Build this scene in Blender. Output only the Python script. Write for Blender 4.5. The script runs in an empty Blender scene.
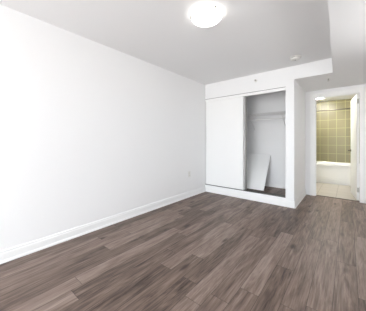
import bpy, bmesh, math, random
from mathutils import Vector, Matrix

S = bpy.context.scene
C = S.collection
R = math.radians

# ---------------------------------------------------------------- camera
FPX, HOR, EYE = 199.0, 141.0, 1.153
cam_d = bpy.data.cameras.new('camera')
cam = bpy.data.objects.new('camera', cam_d)
C.objects.link(cam)
cam_d.sensor_fit = 'HORIZONTAL'
cam_d.sensor_width = 36.0
cam_d.lens = FPX * 36.0 / 366.0
cam_d.shift_y = -(155.5 - HOR) / 366.0
cam_d.clip_start = 0.05
cam.location = (0, 0, EYE)
cam.rotation_euler = (R(90), 0, math.atan(165.0 / 199.0))
S.camera = cam

# ---------------------------------------------------------------- sky, exposure
w = bpy.data.worlds.new('overcast_sky')
S.world = w
w.use_nodes = True
nt = w.node_tree
nt.nodes.clear()
out = nt.nodes.new('ShaderNodeOutputWorld')
bg = nt.nodes.new('ShaderNodeBackground')
bg.inputs['Strength'].default_value = 8.0
tc = nt.nodes.new('ShaderNodeTexCoord')
sx = nt.nodes.new('ShaderNodeSeparateXYZ')
rp = nt.nodes.new('ShaderNodeValToRGB')
rp.color_ramp.elements[0].position = 0.47
rp.color_ramp.elements[0].color = (0.80, 0.80, 0.80, 1)
rp.color_ramp.elements[1].position = 0.53
rp.color_ramp.elements[1].color = (0.90, 0.97, 1.04, 1)
ma = nt.nodes.new('ShaderNodeMath'); ma.operation = 'MULTIPLY_ADD'
ma.inputs[1].default_value = 0.5; ma.inputs[2].default_value = 0.5
nt.links.new(tc.outputs['Generated'], sx.inputs[0])
nt.links.new(sx.outputs['Z'], ma.inputs[0])
nt.links.new(ma.outputs[0], rp.inputs[0])
nt.links.new(rp.outputs[0], bg.inputs['Color'])
nt.links.new(bg.outputs[0], out.inputs[0])

LX, RX = -2.52, 0.80          # side walls
BY, CY, DY = -3.40, 3.84, 5.00   # window wall, closet front, bathroom door wall
H, LH = 2.44, 2.21            # ceiling, lowered ceiling
WX0, WX1, WZ0, WZ1 = -2.35, 0.65, 0.12, 2.16   # the window opening

SY0, SY1, SZ0, SZ1 = 1.80, 2.80, 1.50, 2.00   # an added, unseen window in the right wall, for more daylight


def portal(loc, rot, sx_, sy_):
    pl = bpy.data.lights.new('window_daylight', 'AREA')
    pl.shape = 'RECTANGLE'
    pl.size, pl.size_y = sx_, sy_
    pl.cycles.is_portal = True
    po = bpy.data.objects.new('window_daylight', pl)
    C.objects.link(po)
    po.location = loc
    po.rotation_euler = rot


portal(((WX0 + WX1) / 2, BY - 0.16, (WZ0 + WZ1) / 2), (R(90), 0, 0), WX1 - WX0, WZ1 - WZ0)        # faces +y
portal((RX + 0.16, (SY0 + SY1) / 2, (SZ0 + SZ1) / 2), (R(90), 0, R(90)), SY1 - SY0, SZ1 - SZ0)    # faces -x

vs = S.view_settings
vs.view_transform = 'Standard'
vs.look = 'None'
vs.gamma = 1.0
vs.use_curve_mapping = False
vs.exposure = 0.76

LAMP_STRENGTH = 2.6
BATH_STRENGTH = 84.0
HALL_FILL_STRENGTH = 14.0  # added hall lamp, fills the alcove with light
HX = 2.30                     # right end of the added, unseen entry hall before the bathroom door


# ---------------------------------------------------------------- materials
def lin(c):
    return tuple(((v / 255.0) / 12.92 if v <= 10 else (((v / 255.0) + 0.055) / 1.055) ** 2.4) for v in c) + (1,)


def mat(name, rgb, rough=0.5, metal=0.0, bump=0.0, bscale=60, emit=0.0, vary=0.0):
    m = bpy.data.materials.new(name)
    m.use_nodes = True
    n = m.node_tree
    b = n.nodes['Principled BSDF']
    b.inputs['Base Color'].default_value = lin(rgb)
    b.inputs['Roughness'].default_value = rough
    b.inputs['Metallic'].default_value = metal
    if emit:
        b.inputs['Emission Color'].default_value = (1.0, 0.975, 0.94, 1)
        b.inputs['Emission Strength'].default_value = emit
    if bump or vary:
        t = n.nodes.new('ShaderNodeTexCoord')
        no = n.nodes.new('ShaderNodeTexNoise')
        no.inputs['Scale'].default_value = bscale
        no.inputs['Detail'].default_value = 3
        n.links.new(t.outputs['Object'], no.inputs['Vector'])
        if bump:
            bp = n.nodes.new('ShaderNodeBump')
            bp.inputs['Strength'].default_value = bump
            bp.inputs['Distance'].default_value = 0.002
            n.links.new(no.outputs['Fac'], bp.inputs['Height'])
            n.links.new(bp.outputs[0], b.inputs['Normal'])
        if vary:
            mx = n.nodes.new('ShaderNodeMix'); mx.data_type = 'RGBA'
            a = lin(rgb)
            mx.inputs[6].default_value = tuple(v * (1 - vary) for v in a[:3]) + (1,)
            mx.inputs[7].default_value = tuple(min(1, v * (1 + vary)) for v in a[:3]) + (1,)
            n.links.new(no.outputs['Fac'], mx.inputs[0])
            n.links.new(mx.outputs[2], b.inputs['Base Color'])
    return m


def node(n, t, **kw):
    x = n.nodes.new(t)
    for k, v in kw.items():
        setattr(x, k, v)
    return x


def wood_floor(name, W=0.142, L=1.25):
    m = bpy.data.materials.new(name)
    m.use_nodes = True
    n = m.node_tree
    b = n.nodes['Principled BSDF']
    lk = n.links.new

    def math_(op, a, bb=None, c=None):
        x = node(n, 'ShaderNodeMath', operation=op)
        for i, v in enumerate((a, bb, c)):
            if v is None:
                continue
            if isinstance(v, (int, float)):
                x.inputs[i].default_value = v
            else:
                lk(v, x.inputs[i])
        return x.outputs[0]
    g = node(n, 'ShaderNodeTexCoord')
    s = node(n, 'ShaderNodeSeparateXYZ')
    lk(g.outputs['Object'], s.inputs[0])
    u = math_('DIVIDE', math_('ADD', s.outputs['X'], 0.084 + 40 * W), W)
    row = math_('FLOOR', u)
    fu = math_('FRACT', u)
    wn = node(n, 'ShaderNodeTexWhiteNoise', noise_dimensions='1D')
    lk(row, wn.inputs['W'])
    v = math_('ADD', math_('DIVIDE', math_('ADD', s.outputs['Y'], 20.0), L), math_('MULTIPLY', wn.outputs['Value'], 7.31))
    col = math_('FLOOR', v)
    fv = math_('FRACT', v)
    cb = node(n, 'ShaderNodeCombineXYZ')
    lk(row, cb.inputs[0]); lk(col, cb.inputs[1])
    w2 = node(n, 'ShaderNodeTexWhiteNoise', noise_dimensions='2D')
    lk(cb.outputs[0], w2.inputs['Vector'])
    rnd = w2.outputs['Value']
    # seams
    eu = math_('MULTIPLY', math_('MINIMUM', fu, math_('SUBTRACT', 1.0, fu)), W)
    ev = math_('MULTIPLY', math_('MINIMUM', fv, math_('SUBTRACT', 1.0, fv)), L)
    seam = math_('LESS_THAN', math_('MINIMUM', eu, ev), 0.0018)
    # grain coordinates: stretched along the plank and shifted per plank
    gc = node(n, 'ShaderNodeCombineXYZ')
    lk(math_('MULTIPLY', s.outputs['X'], 11.0), gc.inputs[0])
    lk(math_('MULTIPLY', s.outputs['Y'], 1.2), gc.inputs[1])
    lk(math_('MULTIPLY', rnd, 53.0), gc.inputs[2])
    n1 = node(n, 'ShaderNodeTexNoise')
    n1.inputs['Scale'].default_value = 1.1; n1.inputs['Detail'].default_value = 7
    n1.inputs['Roughness'].default_value = 0.70; n1.inputs['Distortion'].default_value = 1.5
    lk(gc.outputs[0], n1.inputs['Vector'])
    gf = node(n, 'ShaderNodeCombineXYZ')
    lk(math_('MULTIPLY', s.outputs['X'], 90.0), gf.inputs[0])
    lk(math_('MULTIPLY', s.outputs['Y'], 5.0), gf.inputs[1])
    lk(math_('MULTIPLY', rnd, 31.0), gf.inputs[2])
    n2 = node(n, 'ShaderNodeTexNoise')
    n2.inputs['Scale'].default_value = 1.0; n2.inputs['Detail'].default_value = 4
    lk(gf.outputs[0], n2.inputs['Vector'])
    # knots
    kc = node(n, 'ShaderNodeCombineXYZ')
    lk(math_('MULTIPLY', s.outputs['X'], 6.5), kc.inputs[0])
    lk(math_('MULTIPLY', s.outputs['Y'], 2.3), kc.inputs[1])
    lk(math_('MULTIPLY', rnd, 17.0), kc.inputs[2])
    vo = node(n, 'ShaderNodeTexVoronoi')
    vo.inputs['Scale'].default_value = 1.0
    lk(kc.outputs[0], vo.inputs['Vector'])
    knot = node(n, 'ShaderNodeMapRange', interpolation_type='SMOOTHSTEP')
    knot.inputs['From Min'].default_value = 0.05; knot.inputs['From Max'].default_value = 0.24
    knot.inputs['To Min'].default_value = 1.0; knot.inputs['To Max'].default_value = 0.0
    lk(vo.outputs['Distance'], knot.inputs['Value'])
    mixf = math_('ADD', math_('MULTIPLY_ADD', n1.outputs['Fac'], 0.95, -0.01), math_('MULTIPLY', math_('SUBTRACT', n2.outputs['Fac'], 0.5), 0.5))
    mixf = math_('ADD', mixf, math_('MULTIPLY', math_('SUBTRACT', rnd, 0.5), 0.22))
    rp = node(n, 'ShaderNodeValToRGB')
    e = rp.color_ramp.elements
    e[0].position = 0.18; e[0].color = lin((56, 44, 37))
    e[1].position = 0.80; e[1].color = lin((164, 147, 137))
    k = e.new(0.46); k.color = lin((120, 102, 92))
    lk(mixf, rp.inputs[0])
    m1 = node(n, 'ShaderNodeMix', data_type='RGBA')
    lk(math_('MULTIPLY', knot.outputs[0], 0.85), m1.inputs[0])
    lk(rp.outputs[0], m1.inputs[6]); m1.inputs[7].default_value = lin((58, 46, 40))
    m2 = node(n, 'ShaderNodeMix', data_type='RGBA')
    lk(math_('MULTIPLY', seam, 0.75), m2.inputs[0])
    lk(m1.outputs[2], m2.inputs[6]); m2.inputs[7].default_value = lin((50, 40, 36))
    lk(m2.outputs[2], b.inputs['Base Color'])
    b.inputs['Specular IOR Level'].default_value = 0.35
    rr = math_('ADD', 0.36, math_('MULTIPLY', n1.outputs['Fac'], 0.22))
    lk(rr, b.inputs['Roughness'])
    bp = node(n, 'ShaderNodeBump')
    bp.inputs['Strength'].default_value = 0.25; bp.inputs['Distance'].default_value = 0.0015
    lk(math_('SUBTRACT', n2.outputs['Fac'], math_('MULTIPLY', seam, 1.0)), bp.inputs['Height'])
    lk(bp.outputs[0], b.inputs['Normal'])
    return m


def tiles(name, axes, tw, th, ou, ov, c1, c2, grout, gw, rough):
    """square-set tiles in the plane of two object axes"""
    m = bpy.data.materials.new(name)
    m.use_nodes = True
    n = m.node_tree
    b = n.nodes['Principled BSDF']
    g = node(n, 'ShaderNodeTexCoord'); s = node(n, 'ShaderNodeSeparateXYZ')
    n.links.new(g.outputs['Object'], s.inputs[0])
    cb = node(n, 'ShaderNodeCombineXYZ')
    for i, (ax, o) in enumerate(((axes[0], ou), (axes[1], ov))):
        a = node(n, 'ShaderNodeMath', operation='SUBTRACT')
        a.inputs[1].default_value = o
        n.links.new(s.outputs[ax], a.inputs[0])
        n.links.new(a.outputs[0], cb.inputs[i])
    br = node(n, 'ShaderNodeTexBrick')
    br.offset = 0.0; br.squash = 1.0
    br.inputs['Scale'].default_value = 1.0
    br.inputs['Brick Width'].default_value = tw
    br.inputs['Row Height'].default_value = th
    br.inputs['Mortar Size'].default_value = gw
    br.inputs['Mortar Smooth'].default_value = 0.1
    br.inputs['Color1'].default_value = lin(c1)
    br.inputs['Color2'].default_value = lin(c2)
    br.inputs['Mortar'].default_value = lin(grout)
    n.links.new(cb.outputs[0], br.inputs['Vector'])
    n.links.new(br.outputs['Color'], b.inputs['Base Color'])
    b.inputs['Roughness'].default_value = rough
    bp = node(n, 'ShaderNodeBump'); bp.invert = True
    bp.inputs['Strength'].default_value = 0.4; bp.inputs['Distance'].default_value = 0.002
    n.links.new(br.outputs['Fac'], bp.inputs['Height'])
    n.links.new(bp.outputs[0], b.inputs['Normal'])
    return m


M = {
    'wall': mat('white_wall_paint', (246, 246, 246), 0.75, bump=0.12, bscale=220),
    'ceil': mat('white_ceiling_paint', (244, 244, 244), 0.85, bump=0.15, bscale=180),
    'trim': mat('white_semi_gloss_trim', (249, 249, 248), 0.35, bump=0.02, bscale=40),
    'door': mat('white_door_paint', (248, 248, 248), 0.38, bump=0.02, bscale=30),
    'board': mat('white_melamine_board', (247, 247, 246), 0.45, bump=0.02, bscale=30),
    'alu': mat('brushed_aluminium', (150, 148, 145), 0.38, 0.9, bump=0.05, bscale=150),
    'dark': mat('dark_groove', (70, 66, 63), 0.6, bump=0.02, bscale=90),
    'chrome': mat('chrome', (190, 188, 180), 0.18, 1.0, bump=0.01, bscale=80),
    'steel': mat('satin_steel', (120, 117, 112), 0.32, 1.0, bump=0.03, bscale=150),
    'hinge': mat('nickel_hinge', (196, 194, 190), 0.4, 0.6, bump=0.03, bscale=150),
    'handle': mat('dark_bronze_handle', (72, 66, 56), 0.35, 0.8, bump=0.03, bscale=150),
    'track': mat('worn_grey_track', (108, 105, 102), 0.45, 0.8, bump=0.05, bscale=150),
    'wire': mat('white_coated_wire', (228, 227, 225), 0.4, bump=0.02, bscale=90),
    'plastic': mat('white_plastic', (234, 233, 229), 0.4, bump=0.02, bscale=90),
    'slot': mat('grey_slot', (120, 119, 117), 0.5, bump=0.02, bscale=90),
    'lampglass': mat('frosted_lamp_glass', (250, 248, 242), 0.3, bump=0.01, bscale=40, emit=LAMP_STRENGTH),
    'bathglass': mat('frosted_bath_glass', (250, 248, 242), 0.3, bump=0.01, bscale=40, emit=BATH_STRENGTH),
    'hallfill': mat('hall_fill_glass', (250, 248, 242), 0.3, bump=0.01, bscale=40, emit=HALL_FILL_STRENGTH),  # shade of the added hall fill lamp
    'bathpaint': mat('cream_green_paint', (238, 239, 220), 0.7, bump=0.1, bscale=200),
    'tub': mat('white_acrylic', (244, 243, 240), 0.18, bump=0.01, bscale=20),
    'strip': mat('dark_threshold', (74, 62, 54), 0.4, bump=0.05, bscale=120),
}
M['floor'] = wood_floor('grey_brown_oak_planks')
M['walltile'] = tiles('khaki_wall_tile', ('X', 'Z'), 0.20, 0.25, -0.66 - 4, 0.78 - 2.5, (130, 123, 90), (136, 129, 95), (178, 173, 124), 0.006, 0.34)
M['endtile'] = tiles('khaki_end_tile', ('Y', 'Z'), 0.20, 0.25, 0.0, 0.78 - 2.5, (130, 123, 90), (136, 129, 95), (178, 173, 124), 0.006, 0.34)
M['floortile'] = tiles('beige_floor_tile', ('X', 'Y'), 0.33, 0.33, -0.52 - 3.3, 5.10, (178, 170, 158), (184, 176, 164), (140, 130, 116), 0.005, 0.3)


# ---------------------------------------------------------------- mesh helpers
class MB:
    def __init__(self):
        self.bm = bmesh.new()

    def box(self, x0, x1, y0, y1, z0, z1, bev=0.0, rot=None):
        t = bmesh.new()
        bmesh.ops.create_cube(t, size=1.0)
        for v in t.verts:
            v.co = Vector(((x0 + x1) / 2 + v.co.x * (x1 - x0), (y0 + y1) / 2 + v.co.y * (y1 - y0), (z0 + z1) / 2 + v.co.z * (z1 - z0)))
        if bev:
            bmesh.ops.bevel(t, geom=list(t.edges), offset=bev, segments=2, profile=0.5, affect='EDGES')
        return self._add(t, rot)

    def _add(self, t, rot=None):
        if rot is not None:
            bmesh.ops.transform(t, matrix=rot, verts=t.verts)
        me = bpy.data.meshes.new('tmp')
        t.to_mesh(me); t.free()
        self.bm.from_mesh(me)
        bpy.data.meshes.remove(me)
        return self

    def prism(self, pts, vec, rot=None):
        t = bmesh.new()
        vs_ = [t.verts.new(p) for p in pts]
        f = t.faces.new(vs_)
        r = bmesh.ops.extrude_face_region(t, geom=[f])
        bmesh.ops.translate(t, vec=vec, verts=[g for g in r['geom'] if isinstance(g, bmesh.types.BMVert)])
        bmesh.ops.recalc_face_normals(t, faces=t.faces)
        return self._add(t, rot)

    def lathe(self, prof, n=40, at=(0, 0, 0), rot=None):
        """prof: (radius, z) from one end to the other"""
        t = bmesh.new()
        rings = []
        for r, z in prof:
            if r < 1e-6:
                rings.append([t.verts.new((0, 0, z))])
            else:
                rings.append([t.verts.new((r * math.cos(2 * math.pi * k / n), r * math.sin(2 * math.pi * k / n), z)) for k in range(n)])
        for a, b in zip(rings, rings[1:]):
            for k in range(n):
                k2 = (k + 1) % n
                if len(a) == 1 and len(b) == 1:
                    continue
                if len(a) == 1:
                    t.faces.new((a[0], b[k], b[k2]))
                elif len(b) == 1:
                    t.faces.new((a[k], b[0], a[k2]))
                else:
                    t.faces.new((a[k], b[k], b[k2], a[k2]))
        for ring in (rings[0], rings[-1]):
            if len(ring) > 1:
                t.faces.new(ring)
        bmesh.ops.recalc_face_normals(t, faces=t.faces)
        for f in t.faces:
            f.smooth = True
        mt = Matrix.Translation(at)
        if rot is not None:
            mt = mt @ rot
        return self._add(t, mt)

    def rod(self, p0, p1, r, n=10):
        p0, p1 = Vector(p0), Vector(p1)
        d = p1 - p0
        q = Vector((0, 0, 1)).rotation_difference(d).to_matrix().to_4x4()
        return self.lathe([(r, 0), (r, d.length)], n, p0, q)

    def build(self, name, m, parent=None, smooth=False):
        me = bpy.data.meshes.new(name)
        bmesh.ops.recalc_face_normals(self.bm, faces=self.bm.faces)
        self.bm.to_mesh(me); self.bm.free()
        me.materials.append(m)
        o = bpy.data.objects.new(name, me)
        C.objects.link(o)
        if parent is not None:
            o.parent = parent
        if smooth:
            for p in me.polygons:
                p.use_smooth = True
        return o


def tag(o, label, cat, group=None, kind=None):
    o['label'] = label; o['category'] = cat
    if group: o['group'] = group
    if kind: o['kind'] = kind
    return o


def struct(name, mb, m, label, cat):
    return tag(mb.build(name, m), label, cat, kind='structure')


def thing(name, loc, label, cat, rz=0.0, group=None, kind=None):
    o = bpy.data.objects.new(name, None)
    o.empty_display_size = 0.1
    C.objects.link(o)
    o.location = loc; o.rotation_euler = (0, 0, rz)
    return tag(o, label, cat, group, kind)


# ================================================================ STRUCTURE
PW = -0.83     # inner (closet) face of the pier partition
PX = -0.71     # alcove face of the pier partition
OPX = -0.845   # right edge of the closet opening
CB = 4.60      # closet back wall
CURB = 0.155

struct('floor', MB().box(LX, RX, BY, 5.06, -0.10, 0.0), M['floor'],
       'grey brown wood plank floor of the empty bedroom', 'floor')
struct('closet_floor', MB().box(LX, OPX, CY + 0.02, CB, 0.0, 0.15), M['floor'],
       'raised dark wood plank floor inside the closet', 'floor')
struct('floor_bathroom', MB().box(-0.95, RX, 5.06, 7.40, -0.10, 0.0), M['floortile'],
       'beige tiled floor of the bathroom beyond the doorway', 'floor')

struct('wall_left', MB().box(LX - 0.12, LX, BY - 0.12, CB + 0.12, -0.1, H), M['wall'],
       'long blank white wall on the left', 'wall')
rw = MB().box(RX, RX + 0.12, BY - 0.12, SY0, -0.1, H).box(RX, RX + 0.12, SY1, CY - 0.1, -0.1, H)
rw.box(RX, RX + 0.12, DY + 0.10, 7.52, -0.1, H)
rw.box(RX, RX + 0.12, SY0, SY1, -0.1, SZ0).box(RX, RX + 0.12, SY0, SY1, SZ1, H)
struct('wall_right', rw, M['wall'],
       'white wall on the right, outside the picture', 'wall')
hw_ = MB().box(RX + 0.12, HX, CY - 0.22, CY - 0.10, -0.1, H).box(HX, HX + 0.12, CY - 0.22, DY + 0.10, -0.1, H)  # hall added to hold the lamp that brightens the alcove
struct('wall_hall', hw_, M['wall'], 'white walls of the added entry hall, outside the picture', 'wall')
struct('floor_hall', MB().box(RX, HX, CY - 0.10, 5.06, -0.10, 0.0), M['floor'], 'grey brown wood plank floor of the added entry hall', 'floor')
bw = MB()
bw.box(LX, WX0, BY - 0.12, BY, 0, H).box(WX1, RX, BY - 0.12, BY, 0, H)
bw.box(WX0, WX1, BY - 0.12, BY, 0, WZ0).box(WX0, WX1, BY - 0.12, BY, WZ1, H)
struct('wall_back', bw, M['wall'], 'white window wall behind the viewer', 'wall')
cw = MB()   # closet front: header over the opening, pier, curb
cw.box(LX, PX, CY, CY + 0.10, 2.106, H)
cw.box(OPX, PX, CY, CY + 0.10, 0, 2.106)
cw.box(LX, OPX, CY, CY + 0.02, 0, CURB)
cw.box(PX, -0.178, CY, CY + 0.10, LH, H)
struct('wall_closet', cw, M['wall'], 'white wall framing the sliding door closet', 'wall')
struct('wall_closet_back', MB().box(LX, PW, CB, CB + 0.10, 0, H), M['wall'],
       'white back wall inside the closet behind the wire shelf', 'wall')
struct('wall_alcove', MB().box(PW, PX, CY + 0.10, DY + 0.10, 0, H), M['wall'],
       'narrow white side wall between closet and bathroom door', 'wall')
JX0, JX1, JZ = -0.53, 0.17, 2.06    # clear door opening
dw = MB()
dw.box(PX, JX0 - 0.015, DY, DY + 0.10, 0, LH)
dw.box(JX1 + 0.015, HX, DY, DY + 0.10, 0, LH)
dw.box(JX0 - 0.015, JX1 + 0.015, DY, DY + 0.10, JZ + 0.015, LH)
struct('wall_doorway', dw, M['wall'], 'white wall around the bathroom doorway', 'wall')

struct('ceiling', MB().box(LX - 0.12, RX + 0.12, BY - 0.12, CY + 0.85, H, H + 0.12), M['ceil'],
       'flat white ceiling of the bedroom', 'ceiling')
bk = MB().prism([(-0.178, CY, LH), (RX, CY, LH), (RX, BY, LH), (0.04, BY, LH)], (0, 0, H - LH))
struct('ceiling_bulkhead', bk, M['ceil'], 'lowered white ceiling bulkhead along the right side', 'ceiling')
struct('ceiling_alcove', MB().box(PX, RX, CY + 0.10, DY + 0.10, LH, H).box(-0.178, HX, CY, CY + 0.1, LH, H).box(RX, HX, CY - 0.10, CY, LH, H).box(RX, HX, CY + 0.10, DY + 0.10, LH, H), M['ceil'],
       'lowered white ceiling before the bathroom door', 'ceiling')

# bathroom shell
BX0, TY0, TY1 = -0.80, 6.62, 7.38
struct('wall_bathroom_left', MB().box(BX0 - 0.12, BX0, 5.10, TY1 + 0.12, 0, 2.35), M['bathpaint'],
       'cream painted left wall of the bathroom', 'wall')
struct('wall_bathroom_back', MB().box(BX0, RX, TY1 + 0.012, TY1 + 0.12, 0, 2.35), M['bathpaint'],
       'cream painted strip of wall above the bathtub tiles', 'wall')
struct('tiled_wall_bathroom', MB().box(BX0 + 0.012, RX - 0.012, TY1, TY1 + 0.012, 0.0, 2.35), M['walltile'],
       'khaki square tiles on the wall behind the bathtub', 'wall')
et = MB().box(BX0, BX0 + 0.012, TY0 - 0.05, TY1 + 0.012, 0, 2.35)
et.box(RX - 0.012, RX, TY0 - 0.05, TY1 + 0.012, 0, 2.35)
struct('tiled_wall_tub_ends', et, M['endtile'], 'khaki square tiles at both ends of the bathtub', 'wall')
struct('ceiling_bathroom', MB().box(BX0 - 0.12, RX, DY + 0.10, TY1 + 0.12, 2.35, 2.47), M['ceil'],
       'white bathroom ceiling seen over the doorway', 'ceiling')

# window behind the viewer (frame with mullions)
wf = MB()
t = 0.05
wf.box(WX0, WX1, BY - 0.09, BY - 0.03, WZ0, WZ0 + t).box(WX0, WX1, BY - 0.09, BY - 0.03, WZ1 - t, WZ1)
for x in (WX0, WX0 + (WX1 - WX0) / 3 - t / 2, WX0 + 2 * (WX1 - WX0) / 3 - t / 2, WX1 - t):
    wf.box(x, x + t, BY - 0.09, BY - 0.03, WZ0 + t, WZ1 - t)
struct('window_1', wf, M['alu'], 'wide bedroom window behind the viewer', 'window')

wf = MB()  # frame of the added side window, sized for its daylight on the room
wf.box(RX + 0.03, RX + 0.09, SY0, SY1, SZ0, SZ0 + t).box(RX + 0.03, RX + 0.09, SY0, SY1, SZ1 - t, SZ1)
for k in range(4):
    y = SY0 + (SY1 - SY0 - t) * k / 3
    wf.box(RX + 0.03, RX + 0.09, y, y + t, SZ0 + t, SZ1 - t)
struct('added_window', wf, M['alu'], 'added window high on the right for extra daylight, outside the picture', 'window')


# baseboards: a tall flat board with a chamfered top and a small shoe moulding
def board(name, p0, p1, nrm, label, h=0.115):
    p0, p1, nrm = Vector(p0), Vector(p1), Vector(nrm)
    d = p1 - p0
    prof = [(0, 0), (0.020, 0), (0.020, 0.014), (0.012, 0.026), (0.012, h - 0.028), (0.009, h - 0.020), (0.009, h - 0.006), (0.005, h), (0, h)]
    pts = [p0 + nrm * a + Vector((0, 0, z)) for a, z in prof]
    return struct(name, MB().prism(pts, d), M['trim'], label, 'baseboard')


board('baseboard_left', (LX, BY, 0), (LX, CY, 0), (1, 0, 0), 'long white baseboard along the left wall')
board('baseboard_alcove', (PX, CY - 0.0, 0), (PX, DY, 0), (1, 0, 0), 'white baseboard on the narrow wall beside the closet')
board('baseboard_doorway', (JX1 + 0.09, DY, 0), (RX, DY, 0), (0, -1, 0), 'white baseboard right of the bathroom door')
board('baseboard_right', (RX, BY, 0), (RX, CY - 0.10, 0), (-1, 0, 0), 'white baseboard on the right wall outside the picture')
board('baseboard_closet', (LX, CB, 0.15), (PW, CB, 0.15), (0, -1, 0), 'low white baseboard at the back of the closet', 0.075)
struct('trim_closet_front', MB().box(LX + 0.02, PX + 0.012, CY - 0.012, CY, 0, 0.112, 0.002), M['trim'],
       'white kick board running under the closet doors', 'trim')

# door casing and jamb lining
dc = MB()
CW_ = 0.09
dc.box(JX0 - CW_, JX0, DY - 0.016, DY, 0, JZ + CW_, 0.002)
dc.box(JX1, JX1 + CW_, DY - 0.016, DY, 0, JZ + CW_, 0.002)
dc.box(JX0, JX1, DY - 0.016, DY, JZ, JZ + CW_, 0.002)
dc.box(JX0 - CW_, JX0 - CW_ + 0.018, DY - 0.024, DY - 0.016, 0, JZ + CW_, 0.002)
dc.box(JX1 + CW_ - 0.018, JX1 + CW_, DY - 0.024, DY - 0.016, 0, JZ + CW_, 0.002)
dc.box(JX0 - CW_ + 0.018, JX1 + CW_ - 0.018, DY - 0.024, DY - 0.016, JZ + CW_ - 0.018, JZ + CW_, 0.002)
dc.box(JX0 - 0.015, JX0, DY, DY + 0.10, 0, JZ).box(JX1, JX1 + 0.015, DY, DY + 0.10, 0, JZ)
dc.box(JX0 - 0.015, JX1 + 0.015, DY, DY + 0.10, JZ, JZ + 0.015)
dc.box(JX0, JX0 + 0.012, DY + 0.025, DY + 0.060, 0, JZ).box(JX0 + 0.012, JX1, DY + 0.025, DY + 0.060, JZ - 0.012, JZ)
struct('trim_doorway', dc, M['trim'], 'white casing around the open bathroom doorway', 'trim')
struct('trim_threshold', MB().box(JX0, JX1, 5.045, 5.085, 0, 0.007, 0.002), M['strip'],
       'dark strip on the floor under the bathroom door', 'trim')

# ================================================================ BATHROOM DOOR (swung into the bathroom)
LW, LT = 0.705, 0.035
dr = thing('door_1', (JX1 - 0.004, DY + 0.104, 0), 'white bathroom door standing open at the right of the doorway', 'door', R(-83), kind='structure')
MB().box(-LW, 0, -LT, 0, 0.012, JZ - 0.004, 0.0015).build('door_leaf', M['door'], dr)
for side, y in ((-1, -LT), (1, 0.0)):
    hd = MB()
    q = Matrix.Rotation(R(90), 4, 'X') if side < 0 else Matrix.Rotation(R(-90), 4, 'X')
    hd.lathe([(0, 0), (0.026, 0), (0.026, 0.006), (0.011, 0.009), (0.010, 0.058), (0.012, 0.064), (0, 0.066)], 20, (-LW + 0.06, y, 0.945), q)
    yy = y + side * 0.058
    hd.rod((-LW + 0.055, yy, 0.945), (-LW + 0.165, yy, 0.945), 0.009, 12)
    o = hd.build('lever_handle', M['handle'], dr)
    o['label'] = 'dark satin metal lever handle'
MB().box(-LW - 0.0015, -LW + 0.0005, -LT + 0.006, -0.006, 0.89, 1.0).build('latch_plate', M['steel'], dr)
for z in (0.21, 1.92):
    hg = MB()
    hg.rod((0.004, 0.004, z - 0.048), (0.004, 0.004, z + 0.048), 0.007, 12)
    hg.box(-0.0005, 0.0025, -LT + 0.003, 0.0, z - 0.045, z + 0.045)
    o = hg.build('hinge', M['hinge'], dr)
    o['label'] = 'grey metal hinge'

# ================================================================ CLOSET
# track fascia over the doors and aluminium track below
struct('trim_closet_header', MB().box(LX + 0.004, OPX, CY - 0.006, CY + 0.03, 2.045, 2.098, 0.0015), M['trim'],
       'white fascia strip hiding the track above the closet doors', 'trim')
struct('trim_closet_track', MB().box(LX + 0.004, OPX, CY - 0.004, CY + 0.10, 2.098, 2.106), M['track'],
       'thin grey metal track edge over the closet opening', 'trim')
bt = MB()
bt.box(LX, OPX, CY + 0.0, CY + 0.10, CURB, CURB + 0.003)
for y in (CY + 0.0, CY + 0.046, CY + 0.096):
    bt.box(LX, OPX, y, y + 0.003, CURB + 0.003, CURB + 0.016)
struct('trim_closet_sill', bt, M['track'], 'grey metal sliding track along the closet sill', 'trim')


def sliding_door(x0, x1, y, label, sw, sm, sl):
    tdoor = thing('sliding_closet_door', ((x0 + x1) / 2, y, CURB + 0.003), label, 'closet door')
    hw = (x1 - x0) / 2
    hh = 2.085 - CURB - 0.003
    MB().box(-hw + sw - 0.002, hw - sw + 0.002, -0.012, 0.012, 0.008, hh).build('door_panel', M['board'], tdoor)
    for s in (-1, 1):
        f = MB().box(min(s * hw, s * (hw - sw)), max(s * hw, s * (hw - sw)), -0.016, 0.016, 0.004, hh)
        f.build('stile', sm, tdoor)['label'] = sl
    return tdoor


sliding_door(LX + 0.013, -1.622, CY + 0.026, 'white sliding closet door nearest the bedroom, slid fully left', 0.008, M['trim'], 'thin white edge stile')
sliding_door(LX + 0.040, -1.578, CY + 0.072, 'white sliding closet door with grey edge behind the front one', 0.034, M['alu'], 'grey metal edge stile')

# leaning board
def lean():
    y0, z0 = 4.10, 0.152
    y1, z1 = CB - 0.006, 0.855
    L_ = math.hypot(y1 - y0, z1 - z0)
    a = math.atan2(z1 - z0, y1 - y0)
    t_ = thing('leaning_board', (-1.63, y0, z0), 'white board leaning against the closet back wall', 'board')
    q = Matrix.Rotation(a, 4, 'X')
    # local: y runs up the slope
    MB().box(-0.33, 0.33, 0.0, L_ - 0.012, 0.0, 0.018, 0.0015, rot=q).build('panel', M['board'], t_)
    return t_


lean()

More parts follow.
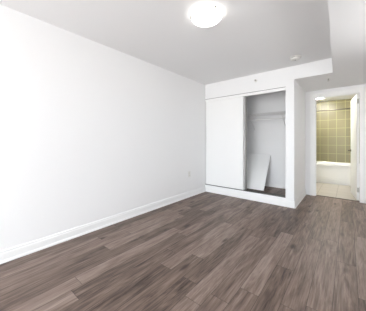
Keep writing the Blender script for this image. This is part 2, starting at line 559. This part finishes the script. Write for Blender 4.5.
# wire shelf with hanging rail
SZ = 1.73
sh = thing('wire_shelf', (0, 0, 0), 'white wire shelf with hanging rail across the closet', 'shelf')
x0, x1 = LX + 0.003, PW - 0.003
yf, yb = 4.24, CB - 0.004
wd = MB()
nw = 66
for i in range(nw):
    x = x0 + 0.01 + (x1 - x0 - 0.02) * i / (nw - 1)
    wd.rod((x, yf, SZ), (x, yb, SZ), 0.0022, 5)
    wd.rod((x, yf, SZ), (x, yf, SZ - 0.055), 0.0022, 5)
wd.build('wire_deck', M['wire'], sh)
for y, z, r in ((yf, SZ, 0.004), (yf, SZ - 0.055, 0.0045), (yb - 0.004, SZ, 0.004), ((yf + yb) / 2, SZ - 0.004, 0.004)):
    MB().rod((x0, y, z), (x1, y, z), r, 8).build('rail', M['wire'], sh)
MB().rod((x0, yf + 0.03, SZ - 0.125), (x1, yf + 0.03, SZ - 0.125), 0.010, 12).build('hanging_rail', M['wire'], sh)
for x in (-2.1, -1.66, -1.0):
    b_ = MB().rod((x, yf + 0.005, SZ - 0.055), (x, yb, SZ - 0.30), 0.005, 8)
    b_.box(x - 0.008, x + 0.008, yb - 0.004, yb + 0.003, SZ - 0.33, SZ - 0.28)
    b_.rod((x, yf + 0.03, SZ - 0.115), (x, yf + 0.018, SZ - 0.06), 0.003, 6)
    b_.build('bracket', M['wire'], sh)

# ================================================================ CEILING LAMP, DETECTOR, SPRINKLERS, OUTLET
def dome_lamp(name, loc, rad, depth, glass, angles, label):
    t_ = thing(name, loc, label, 'lamp')
    MB().lathe([(0, 0), (rad * 0.72, 0), (rad * 0.72, -0.022), (0, -0.022)], 40).build('base', M['plastic'], t_)
    prof = [(0, -0.022), (rad * 0.98, -0.022), (rad, -0.028)]
    for k in range(1, 11):
        a = k / 10 * math.pi / 2
        prof.append((rad * math.cos(a) if k < 10 else 0, -0.028 - (depth - 0.028) * math.sin(a)))
    MB().lathe(prof, 48).build('glass_shade', glass, t_)
    for a in angles:
        c, s_ = math.cos(R(a)), math.sin(R(a))
        cl = MB()
        cl.lathe([(0, -0.012), (0.007, -0.012), (0.007, -0.034), (0.0045, -0.040), (0, -0.041)], 14, (c * (rad + 0.004), s_ * (rad + 0.004), 0))
        cl.box(-0.02, 0.004, -0.004, 0.004, -0.018, -0.013, rot=Matrix.Translation((c * rad, s_ * rad, 0)) @ Matrix.Rotation(R(a), 4, 'Z'))
        cl.build('clip', M['steel'], t_)['label'] = 'small metal clip on the rim'
    return t_


dome_lamp('ceiling_lamp', (-1.105, 1.705, H), 0.155, 0.085, M['lampglass'], (215, 335, 95), 'round frosted glass dome lamp glowing on the bedroom ceiling')
dome_lamp('ceiling_lamp', (-0.60, 6.36, 2.35), 0.15, 0.085, M['bathglass'], (60, 180, 300), 'frosted dome lamp on the bathroom ceiling, seen through the doorway')
dome_lamp('ceiling_lamp', (1.45, 4.40, LH), 0.165, 0.085, M['hallfill'], (30, 150, 270), 'added frosted dome fill lamp on the entry hall ceiling, outside the picture')  # unseen lamp added to brighten the alcove and door

sd = thing('smoke_detector', (-0.62, 3.44, H), 'round white smoke detector on the ceiling before the closet', 'smoke detector')
MB().lathe([(0, 0), (0.078, 0), (0.078, -0.012), (0, -0.012)], 40).build('mounting_plate', M['plastic'], sd)
MB().lathe([(0, -0.012), (0.060, -0.012), (0.060, -0.020), (0, -0.020)], 40).build('vent_ring', M['slot'], sd)
MB().lathe([(0, -0.020), (0.070, -0.020), (0.069, -0.032), (0.058, -0.044), (0.030, -0.049), (0, -0.049)], 40).build('cover', M['plastic'], sd)
MB().lathe([(0, -0.048), (0.010, -0.048), (0.010, -0.052), (0, -0.052)], 16, (0.0, 0.0, 0.0)).build('test_button', M['slot'], sd)


def sprinkler(loc, label, q):
    t_ = thing('sprinkler_head', loc, label, 'sprinkler')
    MB().lathe([(0, 0), (0.030, 0), (0.028, 0.004), (0.016, 0.007), (0, 0.007)], 24, rot=q).build('escutcheon', M['plastic'], t_)
    MB().lathe([(0, 0.007), (0.010, 0.007), (0.009, 0.022), (0, 0.022)], 16, rot=q).build('nozzle', M['steel'], t_)
    d = MB().lathe([(0, 0.040), (0.016, 0.040), (0.016, 0.043), (0, 0.043)], 18, rot=q)
    for s_ in (-1, 1):
        a = q @ Vector((s_ * 0.009, 0, 0.018)); b = q @ Vector((s_ * 0.003, 0, 0.041))
        d.rod(a, b, 0.002, 6)
    d.build('deflector', M['hinge'], t_)


sprinkler((-1.362, CY, 2.313), 'small metal sprinkler head on the wall above the closet', Matrix.Rotation(R(90), 4, 'X'))
sprinkler((-0.253, 4.155, LH), 'small metal sprinkler head on the lowered ceiling near the bathroom door', Matrix.Rotation(R(180), 4, 'X'))

ou = thing('wall_outlet', (LX, 3.24, 0.47), 'white electrical outlet low on the left wall near the closet', 'outlet')
MB().box(0, 0.006, -0.036, 0.036, -0.058, 0.058, 0.002).build('cover_plate', M['plastic'], ou)
for z in (-0.022, 0.022):
    s_ = MB().box(0.005, 0.008, -0.017, 0.017, z - 0.015, z + 0.015, 0.001).build('socket', M['plastic'], ou)
    k = MB()
    k.box(0.0075, 0.0086, -0.008, -0.005, z - 0.006, z + 0.006).box(0.0075, 0.0086, 0.005, 0.008, z - 0.006, z + 0.006)
    k.build('slot', M['slot'], s_)

# ================================================================ BATHTUB, CURTAIN ROD
tb = thing('bathtub', (0, TY0, 0), 'white built-in bathtub under the tiled bathroom wall', 'bathtub')
tx0, tx1, RZ = BX0 + 0.014, RX - 0.014, 0.53
td = TY1 - TY0 - 0.002
ap = MB().box(tx0, tx1, 0.022, 0.06, 0.10, RZ - 0.045, 0.003)
ap.box(tx0 + 0.10, tx1 - 0.10, 0.016, 0.024, 0.16, RZ - 0.10, 0.003)
ap.build('apron', M['tub'], tb)
MB().box(tx0, tx1, 0.060, 0.08, 0.0, 0.12).build('toe_strip', M['tub'], tb)
# rim with basin
bm_ = bmesh.new()
def ring(ix, iy, z, rad):
    pts = []
    xa, xb, ya, yb_ = tx0 + ix, tx1 - ix, iy, td - iy
    for cx, cy, a0 in ((xb - rad, yb_ - rad, 0), (xa + rad, yb_ - rad, 90), (xa + rad, ya + rad, 180), (xb - rad, ya + rad, 270)):
        for k in range(7):
            a = R(a0 + 90 * k / 6)
            pts.append(bm_.verts.new((cx + rad * math.cos(a), cy + rad * math.sin(a), z)))
    return pts
rings = [ring(0.0, 0.0, RZ - 0.045, 0.004), ring(0.0, 0.0, RZ - 0.008, 0.004), ring(0.006, 0.006, RZ, 0.006), ring(0.06, 0.07, RZ, 0.10),
         ring(0.068, 0.078, RZ - 0.012, 0.10), ring(0.11, 0.12, 0.18, 0.12), ring(0.17, 0.17, 0.13, 0.12)]
for a, b in zip(rings, rings[1:]):
    for k in range(len(a)):
        k2 = (k + 1) % len(a)
        bm_.faces.new((a[k], a[k2], b[k2], b[k]))
bm_.faces.new(rings[-1])
mb_ = MB(); mb_.bm.free(); mb_.bm = bm_
mb_.build('basin', M['tub'], tb)

rod = thing('shower_curtain_rod', (0, TY0 + 0.02, 1.985), 'metal shower rod spanning above the bathtub', 'curtain rod')
MB().rod((BX0 + 0.013, 0, 0), (RX - 0.013, 0, 0), 0.014, 14).build('tube', M['handle'], rod)
for x, q in ((BX0 + 0.013, R(90)), (RX - 0.013, R(-90))):
    MB().lathe([(0, 0), (0.032, 0), (0.028, 0.012), (0.016, 0.016), (0, 0.016)], 20, (x, 0, 0), Matrix.Rotation(q, 4, 'Y')).build('flange', M['steel'], rod)
